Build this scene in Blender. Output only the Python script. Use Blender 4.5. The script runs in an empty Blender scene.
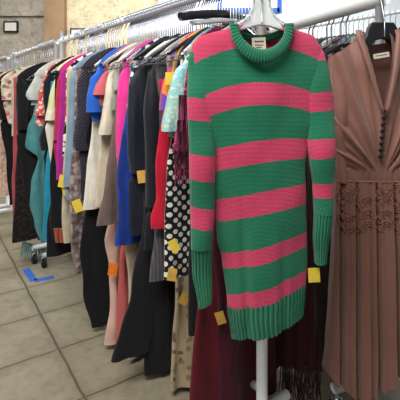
import bpy, math, random
from mathutils import Vector, noise as mnoise

random.seed(7)
C = bpy.context.scene.collection
PI = math.pi
H = 1.04            # camera height
F = 400.0           # focal length in pixels of the 400 x 400 frame
HY = 100.0          # image row of the horizon
R = 1.42            # height of the rail centres

# ------------------------------------------------------------------ camera
cam_d = bpy.data.cameras.new('camera')
cam_d.sensor_width = 36.0
cam_d.lens = 36.0
cam_d.shift_y = -0.25
cam_d.clip_start = 0.02
cam = bpy.data.objects.new('camera', cam_d)
cam.location = (0, 0, H)
cam.rotation_euler = (PI / 2, 0, 0)
C.objects.link(cam)
bpy.context.scene.camera = cam

# ------------------------------------------------------------------ world, lights, exposure
w = bpy.data.worlds.new('world')
bpy.context.scene.world = w
w.use_nodes = True
w.node_tree.nodes['Background'].inputs[0].default_value = (0.93, 0.96, 1.0, 1)
w.node_tree.nodes['Background'].inputs[1].default_value = 0.22


def area(name, loc, target, sx, sy, power, col=(1, 1, 1)):
    d = bpy.data.lights.new(name, 'AREA')
    d.shape = 'RECTANGLE'
    d.size, d.size_y, d.energy, d.color = sx, sy, power, col
    o = bpy.data.objects.new(name, d)
    o.location = loc
    o.rotation_euler = (Vector(target) - Vector(loc)).to_track_quat('-Z', 'Y').to_euler()
    C.objects.link(o)
    return o


area('ceiling_light_near', (-0.8, 0.1, 3.0), (-0.4, 1.6, 1.0), 2.0, 1.2, 92, (1.0, 0.985, 0.95))
area('ceiling_light_middle', (-2.2, 3.6, 3.3), (-2.2, 3.6, 0), 2.4, 2.0, 75, (1.0, 0.985, 0.95))
area('ceiling_light_aisle', (1.4, 4.6, 3.3), (1.4, 5.2, 0), 2.4, 1.6, 100, (0.93, 0.97, 1.0))
area('ceiling_light_far', (-1.0, 5.3, 3.3), (-1.0, 7.0, 1.5), 4.0, 0.8, 62, (1.0, 0.985, 0.95))

vs = bpy.context.scene.view_settings
vs.view_transform = 'Standard'
vs.look = 'None'
vs.gamma = 1
vs.exposure = 0.32


# ------------------------------------------------------------------ helpers
def lin(c):
    c = c / 255.0
    return c / 12.92 if c <= 0.04045 else ((c + 0.055) / 1.055) ** 2.4


def rgb(r, g, b):
    return (lin(r), lin(g), lin(b), 1)


def tag(o, label=None, cat=None, group=None, kind=None):
    if label: o['label'] = label
    if cat: o['category'] = cat
    if group: o['group'] = group
    if kind: o['kind'] = kind
    return o


def link_mesh(name, verts, faces, mats, parent=None, origin=(0, 0, 0), uvs=None, attr=None,
              smooth=True, midx=None):
    ox, oy, oz = origin
    me = bpy.data.meshes.new(name)
    me.from_pydata([(v[0] - ox, v[1] - oy, v[2] - oz) for v in verts], [], faces)
    if not isinstance(mats, (list, tuple)): mats = [mats]
    for m in mats: me.materials.append(m)
    if uvs:
        ul = me.uv_layers.new(name='UVMap')
        for lp in me.loops: ul.data[lp.index].uv = uvs[lp.vertex_index]
    if attr:
        for k, vals in attr.items():
            a = me.attributes.new(k, 'FLOAT', 'POINT')
            for i, x in enumerate(vals): a.data[i].value = x
    for p in me.polygons: p.use_smooth = smooth
    if midx:
        for i, p in enumerate(me.polygons): p.material_index = midx[i]
    me.update()
    o = bpy.data.objects.new(name, me)
    C.objects.link(o)
    if parent is None:
        o.location = origin
    else:
        o.parent = parent
    return o


def empty(name, loc):
    o = bpy.data.objects.new(name, None)
    o.empty_display_size = 0.05
    o.location = loc
    C.objects.link(o)
    return o


class MB:
    def __init__(self):
        self.v, self.f = [], []

    def box(self, c, size, ax=(1, 0, 0), ay=(0, 1, 0), az=(0, 0, 1)):
        b = len(self.v)
        ax, ay, az, c = Vector(ax), Vector(ay), Vector(az), Vector(c)
        for k in (-.5, .5):
            for j in (-.5, .5):
                for i in (-.5, .5):
                    self.v.append(tuple(c + ax * i * size[0] + ay * j * size[1] + az * k * size[2]))
        for q in ((0, 2, 3, 1), (4, 5, 7, 6), (0, 1, 5, 4), (2, 6, 7, 3), (0, 4, 6, 2), (1, 3, 7, 5)):
            self.f.append(tuple(b + i for i in q))
        return self

    def tube(self, pts, r, n=10, cap=True):
        pts = [Vector(p) for p in pts]
        b0 = len(self.v)
        rs = r if isinstance(r, (list, tuple)) else [r] * len(pts)
        prev = None
        for i, p in enumerate(pts):
            t = (pts[min(i + 1, len(pts) - 1)] - pts[max(i - 1, 0)]).normalized()
            if prev is None:
                a = t.cross(Vector((0, 0, 1)))
                if a.length < .1: a = t.cross(Vector((1, 0, 0)))
            else:
                a = prev - t * prev.dot(t)
            a.normalize(); prev = a
            bb = t.cross(a)
            for k in range(n):
                an = 2 * PI * k / n
                self.v.append(tuple(p + (a * math.cos(an) + bb * math.sin(an)) * rs[i]))
        for i in range(len(pts) - 1):
            for k in range(n):
                k2 = (k + 1) % n
                self.f.append((b0 + i * n + k, b0 + i * n + k2, b0 + (i + 1) * n + k2, b0 + (i + 1) * n + k))
        if cap:
            self.f.append(tuple(b0 + k for k in range(n)))
            self.f.append(tuple(b0 + (len(pts) - 1) * n + k for k in reversed(range(n))))
        return self

    def build(self, name, mat, parent=None, origin=(0, 0, 0), smooth=True):
        return link_mesh(name, self.v, self.f, mat, parent, origin, smooth=smooth)


def interp(tab, x):
    """piecewise smooth interpolation in a table of (x, value)"""
    if x <= tab[0][0]: return tab[0][1]
    for (a, va), (b, vb) in zip(tab, tab[1:]):
        if x <= b:
            t = (x - a) / (b - a) if b > a else 1
            t = t * t * (3 - 2 * t) * .6 + t * .4
            return va + (vb - va) * t
    return tab[-1][1]


# ------------------------------------------------------------------ materials
def new_mat(name, rough=.85, metallic=0, spec=.3, sheen=0):
    m = bpy.data.materials.new(name)
    m.use_nodes = True
    nt = m.node_tree
    b = nt.nodes['Principled BSDF']
    b.inputs['Roughness'].default_value = rough
    b.inputs['Metallic'].default_value = metallic
    b.inputs['Specular IOR Level'].default_value = spec
    if sheen:
        b.inputs['Sheen Weight'].default_value = sheen
        b.inputs['Sheen Roughness'].default_value = .5
    return m, nt, b


def N(nt, t, **kw):
    n = nt.nodes.new(t)
    for k, v in kw.items(): setattr(n, k, v)
    return n


def mixrgb(nt, fac, a, b, mode='MIX'):
    m = N(nt, 'ShaderNodeMixRGB', blend_type=mode)
    for i, x in enumerate((fac, a, b)):
        if hasattr(x, 'is_output'): nt.links.new(x, m.inputs[i])
        else: m.inputs[i].default_value = x
    return m.outputs[0]


def math_n(nt, op, a, b=None):
    m = N(nt, 'ShaderNodeMath', operation=op)
    for i, x in enumerate((a, b)):
        if x is None: continue
        if hasattr(x, 'is_output'): nt.links.new(x, m.inputs[i])
        else: m.inputs[i].default_value = x
    return m.outputs[0]


def ramp(nt, fac, stops, const=False):
    r = N(nt, 'ShaderNodeValToRGB')
    r.color_ramp.interpolation = 'CONSTANT' if const else 'LINEAR'
    els = r.color_ramp.elements
    while len(els) < len(stops): els.new(.5)
    for e, (p, c) in zip(els, stops):
        e.position = p; e.color = c
    nt.links.new(fac, r.inputs[0])
    return r.outputs[0]


def noise_tex(nt, vec, scale, detail=3, rough=.5):
    n = N(nt, 'ShaderNodeTexNoise')
    n.inputs['Scale'].default_value = scale
    n.inputs['Detail'].default_value = detail
    n.inputs['Roughness'].default_value = rough
    if vec is not None: nt.links.new(vec, n.inputs['Vector'])
    return n.outputs[0]


def bump(nt, b, h, dist=.001, strength=.6):
    n = N(nt, 'ShaderNodeBump')
    n.inputs['Distance'].default_value = dist
    n.inputs['Strength'].default_value = strength
    nt.links.new(h, n.inputs['Height'])
    nt.links.new(n.outputs[0], b.inputs['Normal'])


def uvvec(nt, rot=0, scale=(1, 1, 1), loc=(0, 0, 0)):
    u = N(nt, 'ShaderNodeUVMap')
    m = N(nt, 'ShaderNodeMapping')
    m.inputs['Rotation'].default_value = (0, 0, rot)
    m.inputs['Scale'].default_value = scale
    m.inputs['Location'].default_value = loc
    nt.links.new(u.outputs[0], m.inputs[0])
    return m.outputs[0]


def plain(name, col, rough=.85, metallic=0, spec=.3, var=.12, scale=30, sheen=0):
    m, nt, b = new_mat(name, rough, metallic, spec, sheen)
    tc = N(nt, 'ShaderNodeTexCoord')
    n = noise_tex(nt, tc.outputs['Object'], scale, 4)
    dark = tuple(x * (1 - var) for x in col[:3]) + (1,)
    lite = tuple(min(1, x * (1 + var)) for x in col[:3]) + (1,)
    nt.links.new(ramp(nt, n, [(.3, dark), (.7, lite)]), b.inputs['Base Color'])
    return m


_fab = {}


def fabric(col, pat='plain', cols=(), rough=.88, sheen=.15, spec=.25, size=.03):
    key = (col, pat, tuple(cols), rough, size)
    if key in _fab: return _fab[key]
    m, nt, b = new_mat('fabric_' + pat, rough, 0, spec, sheen)
    base = rgb(*col)
    cs = [rgb(*c) for c in cols]
    vec = uvvec(nt)
    out = None
    if pat == 'plain':
        n = noise_tex(nt, vec, 14, 4)
        out = ramp(nt, n, [(.3, tuple(x * .86 for x in base[:3]) + (1,)), (.7, tuple(min(1, x * 1.12) for x in base[:3]) + (1,))])
    elif pat == 'dots':
        v = N(nt, 'ShaderNodeTexVoronoi', voronoi_dimensions='2D')
        v.inputs['Scale'].default_value = 1 / size
        v.inputs['Randomness'].default_value = .22
        nt.links.new(uvvec(nt, .78), v.inputs['Vector'])
        msk = math_n(nt, 'LESS_THAN', v.outputs['Distance'], .33)
        out = mixrgb(nt, msk, base, cs[0])
    elif pat == 'floral':
        n0 = noise_tex(nt, vec, 40, 2)
        v = N(nt, 'ShaderNodeTexVoronoi', voronoi_dimensions='2D')
        v.inputs['Scale'].default_value = 1 / size
        v.inputs['Randomness'].default_value = 1
        mp = N(nt, 'ShaderNodeMixRGB', blend_type='ADD'); mp.inputs[0].default_value = .02
        nt.links.new(vec, mp.inputs[1]); nt.links.new(n0, mp.inputs[2])
        nt.links.new(mp.outputs[0], v.inputs['Vector'])
        msk = math_n(nt, 'LESS_THAN', v.outputs['Distance'], .42)
        sep = N(nt, 'ShaderNodeSeparateColor')
        nt.links.new(v.outputs['Color'], sep.inputs[0])
        st = [(i / len(cs), c) for i, c in enumerate(cs)]
        pc = ramp(nt, sep.outputs[0], st, True)
        out = mixrgb(nt, msk, base, pc)
    elif pat == 'stripe_v' or pat == 'stripe_h' or pat == 'stripe_d':
        sep = N(nt, 'ShaderNodeSeparateXYZ')
        nt.links.new(uvvec(nt, .9 if pat == 'stripe_d' else 0), sep.inputs[0])
        a = sep.outputs[1 if pat != 'stripe_v' else 0]
        nz = noise_tex(nt, vec, 12, 1)
        a = math_n(nt, 'ADD', a, math_n(nt, 'MULTIPLY', nz, .02))
        a = math_n(nt, 'FRACT', math_n(nt, 'MULTIPLY', a, 1 / size))
        allc = [base] + cs
        out = ramp(nt, a, [(i / len(allc), c) for i, c in enumerate(allc)], True)
    elif pat == 'patch':
        v = N(nt, 'ShaderNodeTexBrick')
        v.offset = .5
        v.inputs['Scale'].default_value = 1
        v.inputs['Brick Width'].default_value = size * 1.3
        v.inputs['Row Height'].default_value = size
        v.inputs['Mortar Size'].default_value = 0
        v.inputs['Color1'].default_value = base
        v.inputs['Color2'].default_value = cs[0]
        nt.links.new(uvvec(nt, .35), v.inputs['Vector'])
        n = noise_tex(nt, vec, 90, 3)
        msk = math_n(nt, 'GREATER_THAN', n, .56)
        out = mixrgb(nt, math_n(nt, 'MULTIPLY', msk, .8), v.outputs[0], cs[1])
    # weave and creases
    wv = N(nt, 'ShaderNodeTexNoise')
    wv.inputs['Scale'].default_value = 500
    nt.links.new(vec, wv.inputs['Vector'])
    cr = noise_tex(nt, uvvec(nt, .25, (26, 7, 1)), 1, 3, .55)
    bump(nt, b, math_n(nt, 'ADD', math_n(nt, 'MULTIPLY', wv.outputs[0], .08), cr), .016 if rough > .4 else .03, .55)
    nt.links.new(out, b.inputs['Base Color'])
    _fab[key] = m
    return m


M = {}
M['white_metal'] = plain('white_metal', rgb(234, 236, 238), .35, 0, .5, .05, 8)
M['grey_metal'] = plain('grey_metal', rgb(168, 172, 178), .32, .35, .5, .1, 15)
M['chrome'] = plain('chrome', rgb(150, 154, 166), .25, .85, .5, .1, 20)
M['black_plastic'] = plain('black_plastic', rgb(24, 24, 28), .4, 0, .5, .1, 20)
M['rubber'] = plain('rubber', rgb(30, 30, 32), .7, 0, .3, .1, 20)
M['white_plastic'] = plain('white_plastic', rgb(222, 222, 220), .35, 0, .5, .04, 20)
M['blue_tape'] = plain('blue_tape', rgb(48, 92, 175), .6, 0, .3, .1, 20)
M['yellow_card'] = plain('yellow_card', rgb(226, 196, 70), .7, 0, .2, .12, 60)
M['gold_card'] = plain('gold_card', rgb(206, 162, 78), .7, 0, .2, .14, 60)
M['orange_card'] = plain('orange_card', rgb(228, 120, 34), .7, 0, .2, .12, 60)
M['cream_label'] = plain('cream_label', rgb(218, 208, 186), .8, 0, .2, .06, 60)
M['ink'] = plain('ink', rgb(70, 64, 62), .8, 0, .2, .06, 60)

m, nt, b = new_mat('clear_plastic', .12, 0, .5)
b.inputs['Base Color'].default_value = (.9, .92, .94, 1)
b.inputs['Transmission Weight'].default_value = .72
b.inputs['IOR'].default_value = 1.35
M['clear'] = m
m, nt, b = new_mat('frosted_plastic', .3, 0, .5)
b.inputs['Base Color'].default_value = (.86, .88, .88, 1)
b.inputs['Transmission Weight'].default_value = .4
b.inputs['IOR'].default_value = 1.3
M['frosted'] = m


# ------------------------------------------------------------------ structure
def tile_floor_mat():
    m, nt, b = new_mat('tile_floor', .55, 0, .4)
    tc = N(nt, 'ShaderNodeTexCoord')
    P = tc.outputs['Object']
    d1 = N(nt, 'ShaderNodeVectorMath', operation='DOT_PRODUCT'); d1.inputs[1].default_value = (.827, .562, 0)
    d2 = N(nt, 'ShaderNodeVectorMath', operation='DOT_PRODUCT'); d2.inputs[1].default_value = (-.562, .827, 0)
    wob = noise_tex(nt, P, 6, 2)
    for d in (d1, d2): nt.links.new(P, d.inputs[0])
    T = .33
    wv = math_n(nt, 'MULTIPLY', math_n(nt, 'SUBTRACT', wob, .5), .012)
    def line(dn, off, width):
        a = math_n(nt, 'ADD', math_n(nt, 'SUBTRACT', dn.outputs['Value'], off), wv)
        a = math_n(nt, 'ADD', math_n(nt, 'DIVIDE', a, T), 100.5)
        a = math_n(nt, 'ABSOLUTE', math_n(nt, 'SUBTRACT', math_n(nt, 'FRACT', a), .5))
        return math_n(nt, 'LESS_THAN', a, width), a
    l1, a1 = line(d1, .451, .015)
    l2, a2 = line(d2, 1.712, .012)
    msk = math_n(nt, 'MAXIMUM', l1, l2)
    n1 = noise_tex(nt, P, 3.2, 6, .6)
    n2 = noise_tex(nt, P, 22, 5, .65)
    c1 = ramp(nt, n1, [(.3, rgb(112, 104, 86)), (.55, rgb(136, 128, 108)), (.75, rgb(150, 142, 121))])
    c2 = ramp(nt, n2, [(.30, rgb(92, 82, 64)), (.5, rgb(136, 128, 108)), (.7, rgb(156, 148, 128))])
    c = mixrgb(nt, .34, c1, c2)
    # grime collecting near the joints
    g = math_n(nt, 'MINIMUM', math_n(nt, 'MULTIPLY', math_n(nt, 'MINIMUM', a1, a2), 8), 1)
    g = math_n(nt, 'SUBTRACT', 1, g)
    c = mixrgb(nt, math_n(nt, 'MULTIPLY', g, .30), c, rgb(92, 80, 60))
    gr = mixrgb(nt, noise_tex(nt, P, 60, 2), rgb(60, 54, 44), rgb(98, 88, 72))
    c = mixrgb(nt, msk, c, gr)
    nt.links.new(c, b.inputs['Base Color'])
    h = math_n(nt, 'SUBTRACT', math_n(nt, 'MULTIPLY', n2, .2), msk)
    bump(nt, b, h, .003, .5)
    return m


def stone_mat(name, a, bcol, stone, dark, sc=1.0, thr=.34):
    m, nt, b = new_mat(name, .9, 0, .2)
    tc = N(nt, 'ShaderNodeTexCoord')
    P = tc.outputs['Object']
    n1 = noise_tex(nt, P, 2.2 * sc, 6, .65)
    n2 = noise_tex(nt, P, 11 * sc, 4, .6)
    c = ramp(nt, n1, [(.3, a), (.7, bcol)])
    v = N(nt, 'ShaderNodeTexVoronoi')
    v.inputs['Scale'].default_value = 5.2 * sc
    mp = N(nt, 'ShaderNodeMixRGB', blend_type='ADD'); mp.inputs[0].default_value = .16
    nt.links.new(P, mp.inputs[1]); nt.links.new(n2, mp.inputs[2])
    nt.links.new(mp.outputs[0], v.inputs['Vector'])
    msk = math_n(nt, 'LESS_THAN', v.outputs['Distance'], thr)
    sep = N(nt, 'ShaderNodeSeparateColor')
    nt.links.new(v.outputs['Color'], sep.inputs[0])
    sc_ = ramp(nt, sep.outputs[0], [(0, stone), (.5, dark), (.75, stone), (.9, bcol)], True)
    c = mixrgb(nt, math_n(nt, 'MULTIPLY', msk, .8), c, sc_)
    c = mixrgb(nt, math_n(nt, 'MULTIPLY', math_n(nt, 'GREATER_THAN', noise_tex(nt, P, 9, 5, .7), .58), .45), c, dark)
    patch = noise_tex(nt, P, 5, 6, .75)
    c = mixrgb(nt, .5, c, ramp(nt, patch, [(.36, (.62, .60, .58, 1)), (.5, (1, 1, 1, 1)), (.64, (1.12, 1.1, 1.06, 1))]), 'MULTIPLY')
    nt.links.new(c, b.inputs['Base Color'])
    bump(nt, b, n2, .03, .6)
    return m


def block(name, x0, x1, y0, y1, z0, z1, mat, kind='structure'):
    o = MB().box(((x0 + x1) / 2, (y0 + y1) / 2, (z0 + z1) / 2), (x1 - x0, y1 - y0, z1 - z0)).build(name, mat, smooth=False)
    o['kind'] = kind
    return o


ZC = 3.5
conc = stone_mat('old_concrete', rgb(158, 150, 138), rgb(188, 180, 166), rgb(172, 160, 144), rgb(128, 120, 114), 1.3, .25)
stucco = stone_mat('stone_stucco', rgb(196, 184, 152), rgb(218, 206, 176), rgb(196, 176, 140), rgb(162, 138, 110), 2.2, .2)
brown = plain('brown_plaster', rgb(146, 120, 94), .9, 0, .2, .18, 4)
whitew = plain('white_wall_paint', rgb(226, 232, 236), .8, 0, .3, .03, 3)
ceilm = plain('ceiling_paint', rgb(205, 205, 202), .9, 0, .2, .05, 3)
block('floor', -7, 5, -2, 7.2, -.1, 0, tile_floor_mat())
block('ceiling', -7, 5, -2, 7.2, ZC, ZC + .1, ceilm)
block('wall_back_concrete', -7, -2.55, 7.0, 7.2, 0, ZC, conc)
block('trim_1', -2.62, -2.28, 6.72, 7.0, 0, ZC, brown)
block('wall_back_stucco', -2.30, -.70, 6.85, 7.05, 0, ZC, stucco)
block('wall_back_white', -.70, 5, 6.75, 6.95, 0, ZC, whitew)
block('wall_left', -7.1, -7, -2, 7.2, 0, ZC, conc)
block('wall_right', 5, 5.1, -2, 7.2, 0, ZC, whitew)
block('trim_2', -7, -2.62, 6.93, 7.0, 2.50, 2.56, conc)


def PX(px, py, Y):
    return Vector(((px - 200) / F * Y, Y, H - (py - HY) * Y / F))


# framed notices on the stone walls
def notice(px0, px1, py0, py1, Y, label, lean=0.0, lines=True):
    a, d = PX(px0, py1, Y), PX(px1, py0, Y)
    cx, cz, wd, hg = (a.x + d.x) / 2, (a.z + d.z) / 2, d.x - a.x, d.z - a.z
    root = empty('framed_notice', (cx, Y, a.z))
    tag(root, label, 'notice')
    og = (cx, Y, a.z)
    fr = MB()
    th = .022
    ax = Vector((math.cos(lean), math.sin(lean), 0)); ay = Vector((-math.sin(lean), math.cos(lean), 0))
    for sx in (-1, 1): fr.box(Vector((cx, Y, cz)) + ax * sx * wd / 2, (th, .04, hg + th), ax, ay)
    for sz in (-1, 1): fr.box((cx, Y, cz + sz * hg / 2), (wd + th, .04, th), ax, ay)
    fr.build('frame', M['black_plastic'], root, og, smooth=False)
    MB().box((cx, Y, cz), (wd, .02, hg), ax, ay).build('sheet', M['white_plastic'], root, og, smooth=False)
    if lines:
        pr = MB()
        for k in range(3): pr.box(Vector((cx, Y - .012, cz + hg * (.18 - .2 * k))), (wd * .6, .004, hg * .035), ax, ay)
        pr.build('print', M['cream_label'], root, og, smooth=False)
    return root


notice(4.5, 17.5, 22, 31.5, 6.955, 'white notice in a dark frame on the grey concrete wall')
notice(71, 84, 29, 36, 6.81, 'dark framed sheet low on the cream stone wall, behind the rail', lines=False)
# white board with a blue border on the white wall
bd = PX(279.5, 10.5, 6.72)
root = empty('notice_board', (bd.x - .5, 6.72, bd.z))
tag(root, 'white board with a blue border on the white wall', 'board')
og = tuple(root.location)
fr = MB()
fr.box((bd.x, 6.73, bd.z + .4), (.075, .03, .87)); fr.box((bd.x - 1.0, 6.73, bd.z + .4), (.075, .03, .87))
fr.box((bd.x - .5, 6.73, bd.z), (1.0, .03, .09)); fr.box((bd.x - .5, 6.73, bd.z + .8), (1.0, .03, .09))
fr.build('frame', M['blue_tape'], root, og, smooth=False)
MB().box((bd.x - .5, 6.735, bd.z + .4), (.95, .02, .8)).build('panel', M['white_plastic'], root, og, smooth=False)


# ------------------------------------------------------------------ racks
def rack(start, ang_u, length, z, label, foot=.15, rail_r=.0155, arm=None, bottom=True, name='clothes_rack', lower=.14, fz=.1, uneven=0):
    ux, uy = ang_u
    vx, vy = uy, -ux
    if vx < 0: vx, vy = -vx, -vy
    S = Vector((start[0], start[1], 0)); U = Vector((ux, uy, 0)); V = Vector((vx, vy, 0)); Z = Vector((0, 0, 1))
    E = S + U * length
    og = tuple(S + U * length / 2)
    root = empty(name, og)
    tag(root, label, 'clothes rack')
    MB().tube([S - U * .02 + Z * z, E + U * .02 + Z * z], rail_r, 16).build('top_rail', M['white_metal'], root, og)
    for P in (S, E):
        MB().tube([P + Z * fz, P + Z * (z - .9)], .0175, 16).build('post', M['white_metal'], root, og)
        MB().tube([P + Z * (z - .92), P + Z * (z + (.01 if P is S else .06))], .0145, 16).build('upper_post', M['white_metal'], root, og)
        MB().tube([P + Z * (z - .93), P + Z * (z - .89)], .021, 16).build('collar', M['grey_metal'], root, og)
        MB().tube([P + Z * fz - V * foot, P + Z * fz + V * foot], .0165, 14).build('foot', M['white_metal'], root, og)
        for sg in (-1, 1):
            Q = P + V * foot * .93 * sg
            cf = MB()
            cf.tube([Q + Z * fz, Q + Z * .062], .008, 8)
            cf.box(Q + Z * .066, (.03, .026, .006), U, V)
            for k in (-1, 1): cf.box(Q + Z * .048 + V * k * .013, (.022, .003, .036), U, V)
            c = cf.build('caster', M['chrome'], root, og)
            MB().tube([Q + Z * .03 - V * .010, Q + Z * .03 + V * .010], .030, 18).build('wheel', M['rubber'], c, (0, 0, 0) if False else og)
    if bottom:
        MB().tube([S + Z * lower, E + Z * lower], .013, 12).build('lower_rail', M['white_metal'], root, og)
    if arm:
        A = Vector(arm)
        MB().tube([S + Z * z, A], .010, 10).build('arm', M['white_metal'], root, og)
    return root


U1 = (-.633, .774)
V1 = (.774, .633)
S1 = (.192, 1.24)
L1 = 1.70
SW_Y = 1.07      # plane of the striped sweater
SW_X = (261 - 200) / F * SW_Y
rk1 = rack(S1, U1, L1, R, 'white tubular rack packed with clothes, striped sweater on its end', arm=(SW_X, SW_Y - .02, R), foot=.12, fz=.072)
P0 = Vector((S1[0] + U1[0] * .10, S1[1] + U1[1] * .10, R - .017))
P1 = Vector((S1[0] + U1[0] * .27, S1[1] + U1[1] * .27, R - .017))
tp = MB().box((P0 + P1) / 2, ((P1 - P0).length, .006, .012), (U1[0], U1[1], 0), (V1[0], V1[1], 0)).build(
    'rail_tape', M['blue_tape'], rk1, tuple(rk1.location), smooth=False)
tp['label'] = 'blue tape strip under the rail'
S1b = (S1[0] + U1[0] * 1.80, S1[1] + U1[1] * 1.80)
rack(S1b, U1, 1.05, R, 'white rack carrying on from the far end of the packed front rack')
S1c = (S1[0] + U1[0] * 3.02, S1[1] + U1[1] * 3.02)
rack(S1c, U1, 1.3, R, 'white rack with a black caster standing by the stone wall end', lower=.3)
S2 = (.62, 1.38)
a2 = math.radians(22.5)
U2 = (-math.sin(a2), math.cos(a2))
V2 = (U2[1], -U2[0])
DR_Y = 1.30
DR_X = (381 - 200) / F * DR_Y
R2 = 1.385
rk2 = rack(S2, U2, 1.9, R2, 'white rack with black hangers, brown dress on its end', foot=.2, rail_r=.024, arm=(DR_X, DR_Y - .02, R2))
S3 = (1.9, 3.02)
d3 = Vector((.62 - 1.9, 4.55 - 3.02)); d3.normalize()
U3 = (d3.x, d3.y)
V3 = (d3.y, -d3.x)
R3 = 1.77
rack(S3, U3, 2.3, R3, 'tall white rack by the white wall, beyond the brown dress')


# ------------------------------------------------------------------ hangers
def hook_pts(P, V, Z, z, drop=.085, rr=.0205):
    pts = []
    for k in range(13):
        a = math.radians(200 - 230 * k / 12)          # from low on one side over the rail
        pts.append(P + V * (math.cos(a) * rr) + Z * (z + math.sin(a) * rr))
    pts.append(P + V * .008 + Z * (z - .030))
    pts.append(P + V * -.001 + Z * (z - .045))
    pts.append(P + Z * (z - drop))
    return pts


def hanger(P, Vd, z, kind, label, group=None, half=.178, drop=.130, slope=.10, thick=None):
    V = Vector((Vd[0], Vd[1], 0)); Z = Vector((0, 0, 1))
    P = Vector((P[0], P[1], 0))
    og = tuple(P + Z * (z - drop - slope))
    root = empty('clothes_hanger', og)
    tag(root, label, 'hanger', group)
    MB().tube(hook_pts(P, V, Z, z, drop), .0027, 7).build('hook', M['chrome'] if kind != 'black' else M['black_plastic'] if group and 'black hooks' in group else M['chrome'], root, og)
    mat = {'black': M['black_plastic'], 'white': M['white_plastic'], 'clear': M['clear'], 'wire': M['chrome']}[kind]
    zt = z - drop
    b = MB()
    if kind == 'wire':
        b.tube([P + Z * zt, P - V * half + Z * (zt - slope * 1.2), P + V * half + Z * (zt - slope * 1.2), P + Z * zt], .0018, 6)
    else:
        for sg in (-1, 1):
            pts = [P + V * sg * half * k / 6 + Z * (zt - slope * (k / 6) ** 1.35) for k in range(7)]
            b.tube(pts, [.009, .009, .0085, .008, .0075, .007, .005] if thick is None else [thick] * 7, 8)
        b.tube([P - V * half * .8 + Z * (zt - slope * .8), P + V * half * .8 + Z * (zt - slope * .8)], .003, 6)
    b.build('shoulder_bar', mat, root, og)
    return root


def copy_tree(o, off, label=None, group=None):
    c = o.copy(); C.objects.link(c)
    c.location = Vector(o.location) + off
    if label: c['label'] = label
    if group: c['group'] = group
    for ch in o.children:
        d = ch.copy(); C.objects.link(d); d.parent = c
    return c


# ------------------------------------------------------------------ garments hanging edge-on along a rail
def tshoulder(px):
    p = (px - 200) / F
    return (.037 - 1.113 * p) / (.633 + .774 * p)


def rail_pt(t):
    return S1[0] + U1[0] * t, S1[1] + U1[1] * t


def to_sz(px, py, t):
    rx, ry = rail_pt(t)
    p = (px - 200) / F
    s = (p * ry - rx) / (V1[0] - V1[1] * p)
    Y = ry + V1[1] * s
    return s, H - (py - HY) * Y / F


def loft(levels, P, V, Nn, seed, n=56, fold=.008, kf=60., rip=.004, open_top=True):
    """levels: (z, s_left, s_right, half thickness, forward offset, fold factor)"""
    verts, faces, uvs = [], [], []
    for j, (z, sl, sr, th, fo, ff) in enumerate(levels):
        mid, hw = (sl + sr) / 2, (sr - sl) / 2
        for i in range(n):
            a = 2 * PI * i / n
            c, sn = math.cos(a), math.sin(a)
            cc = math.copysign(abs(c) ** .75, c)
            s = mid + hw * cc
            q = mnoise.noise(Vector((s * 9 + seed * 3.1, z * 1.1, seed)))
            q2 = mnoise.noise(Vector((s * 28 + seed * 1.7, z * 6, seed + 5)))
            dn = ff * fold * (math.sin(kf * s + seed + 1.6 * q) * (1 - .75 * abs(c) ** 3) + .6 * q + .7 * q2) + .0035 * q2
            nn = fo + th * math.copysign(abs(sn) ** .8, sn) + dn
            ds = rip * ff * (math.sin(z * 17 + seed * 2) * .5 + q2 * .9) * abs(c)
            pt = P + V * (s + ds) + Nn * nn + Vector((0, 0, z))
            verts.append(tuple(pt))
            uvs.append((s + (.5 if sn < 0 else 0), z))
    for j in range(len(levels) - 1):
        for i in range(n):
            i2 = (i + 1) % n
            faces.append((j * n + i, j * n + i2, (j + 1) * n + i2, (j + 1) * n + i))
    return verts, faces, uvs


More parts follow.
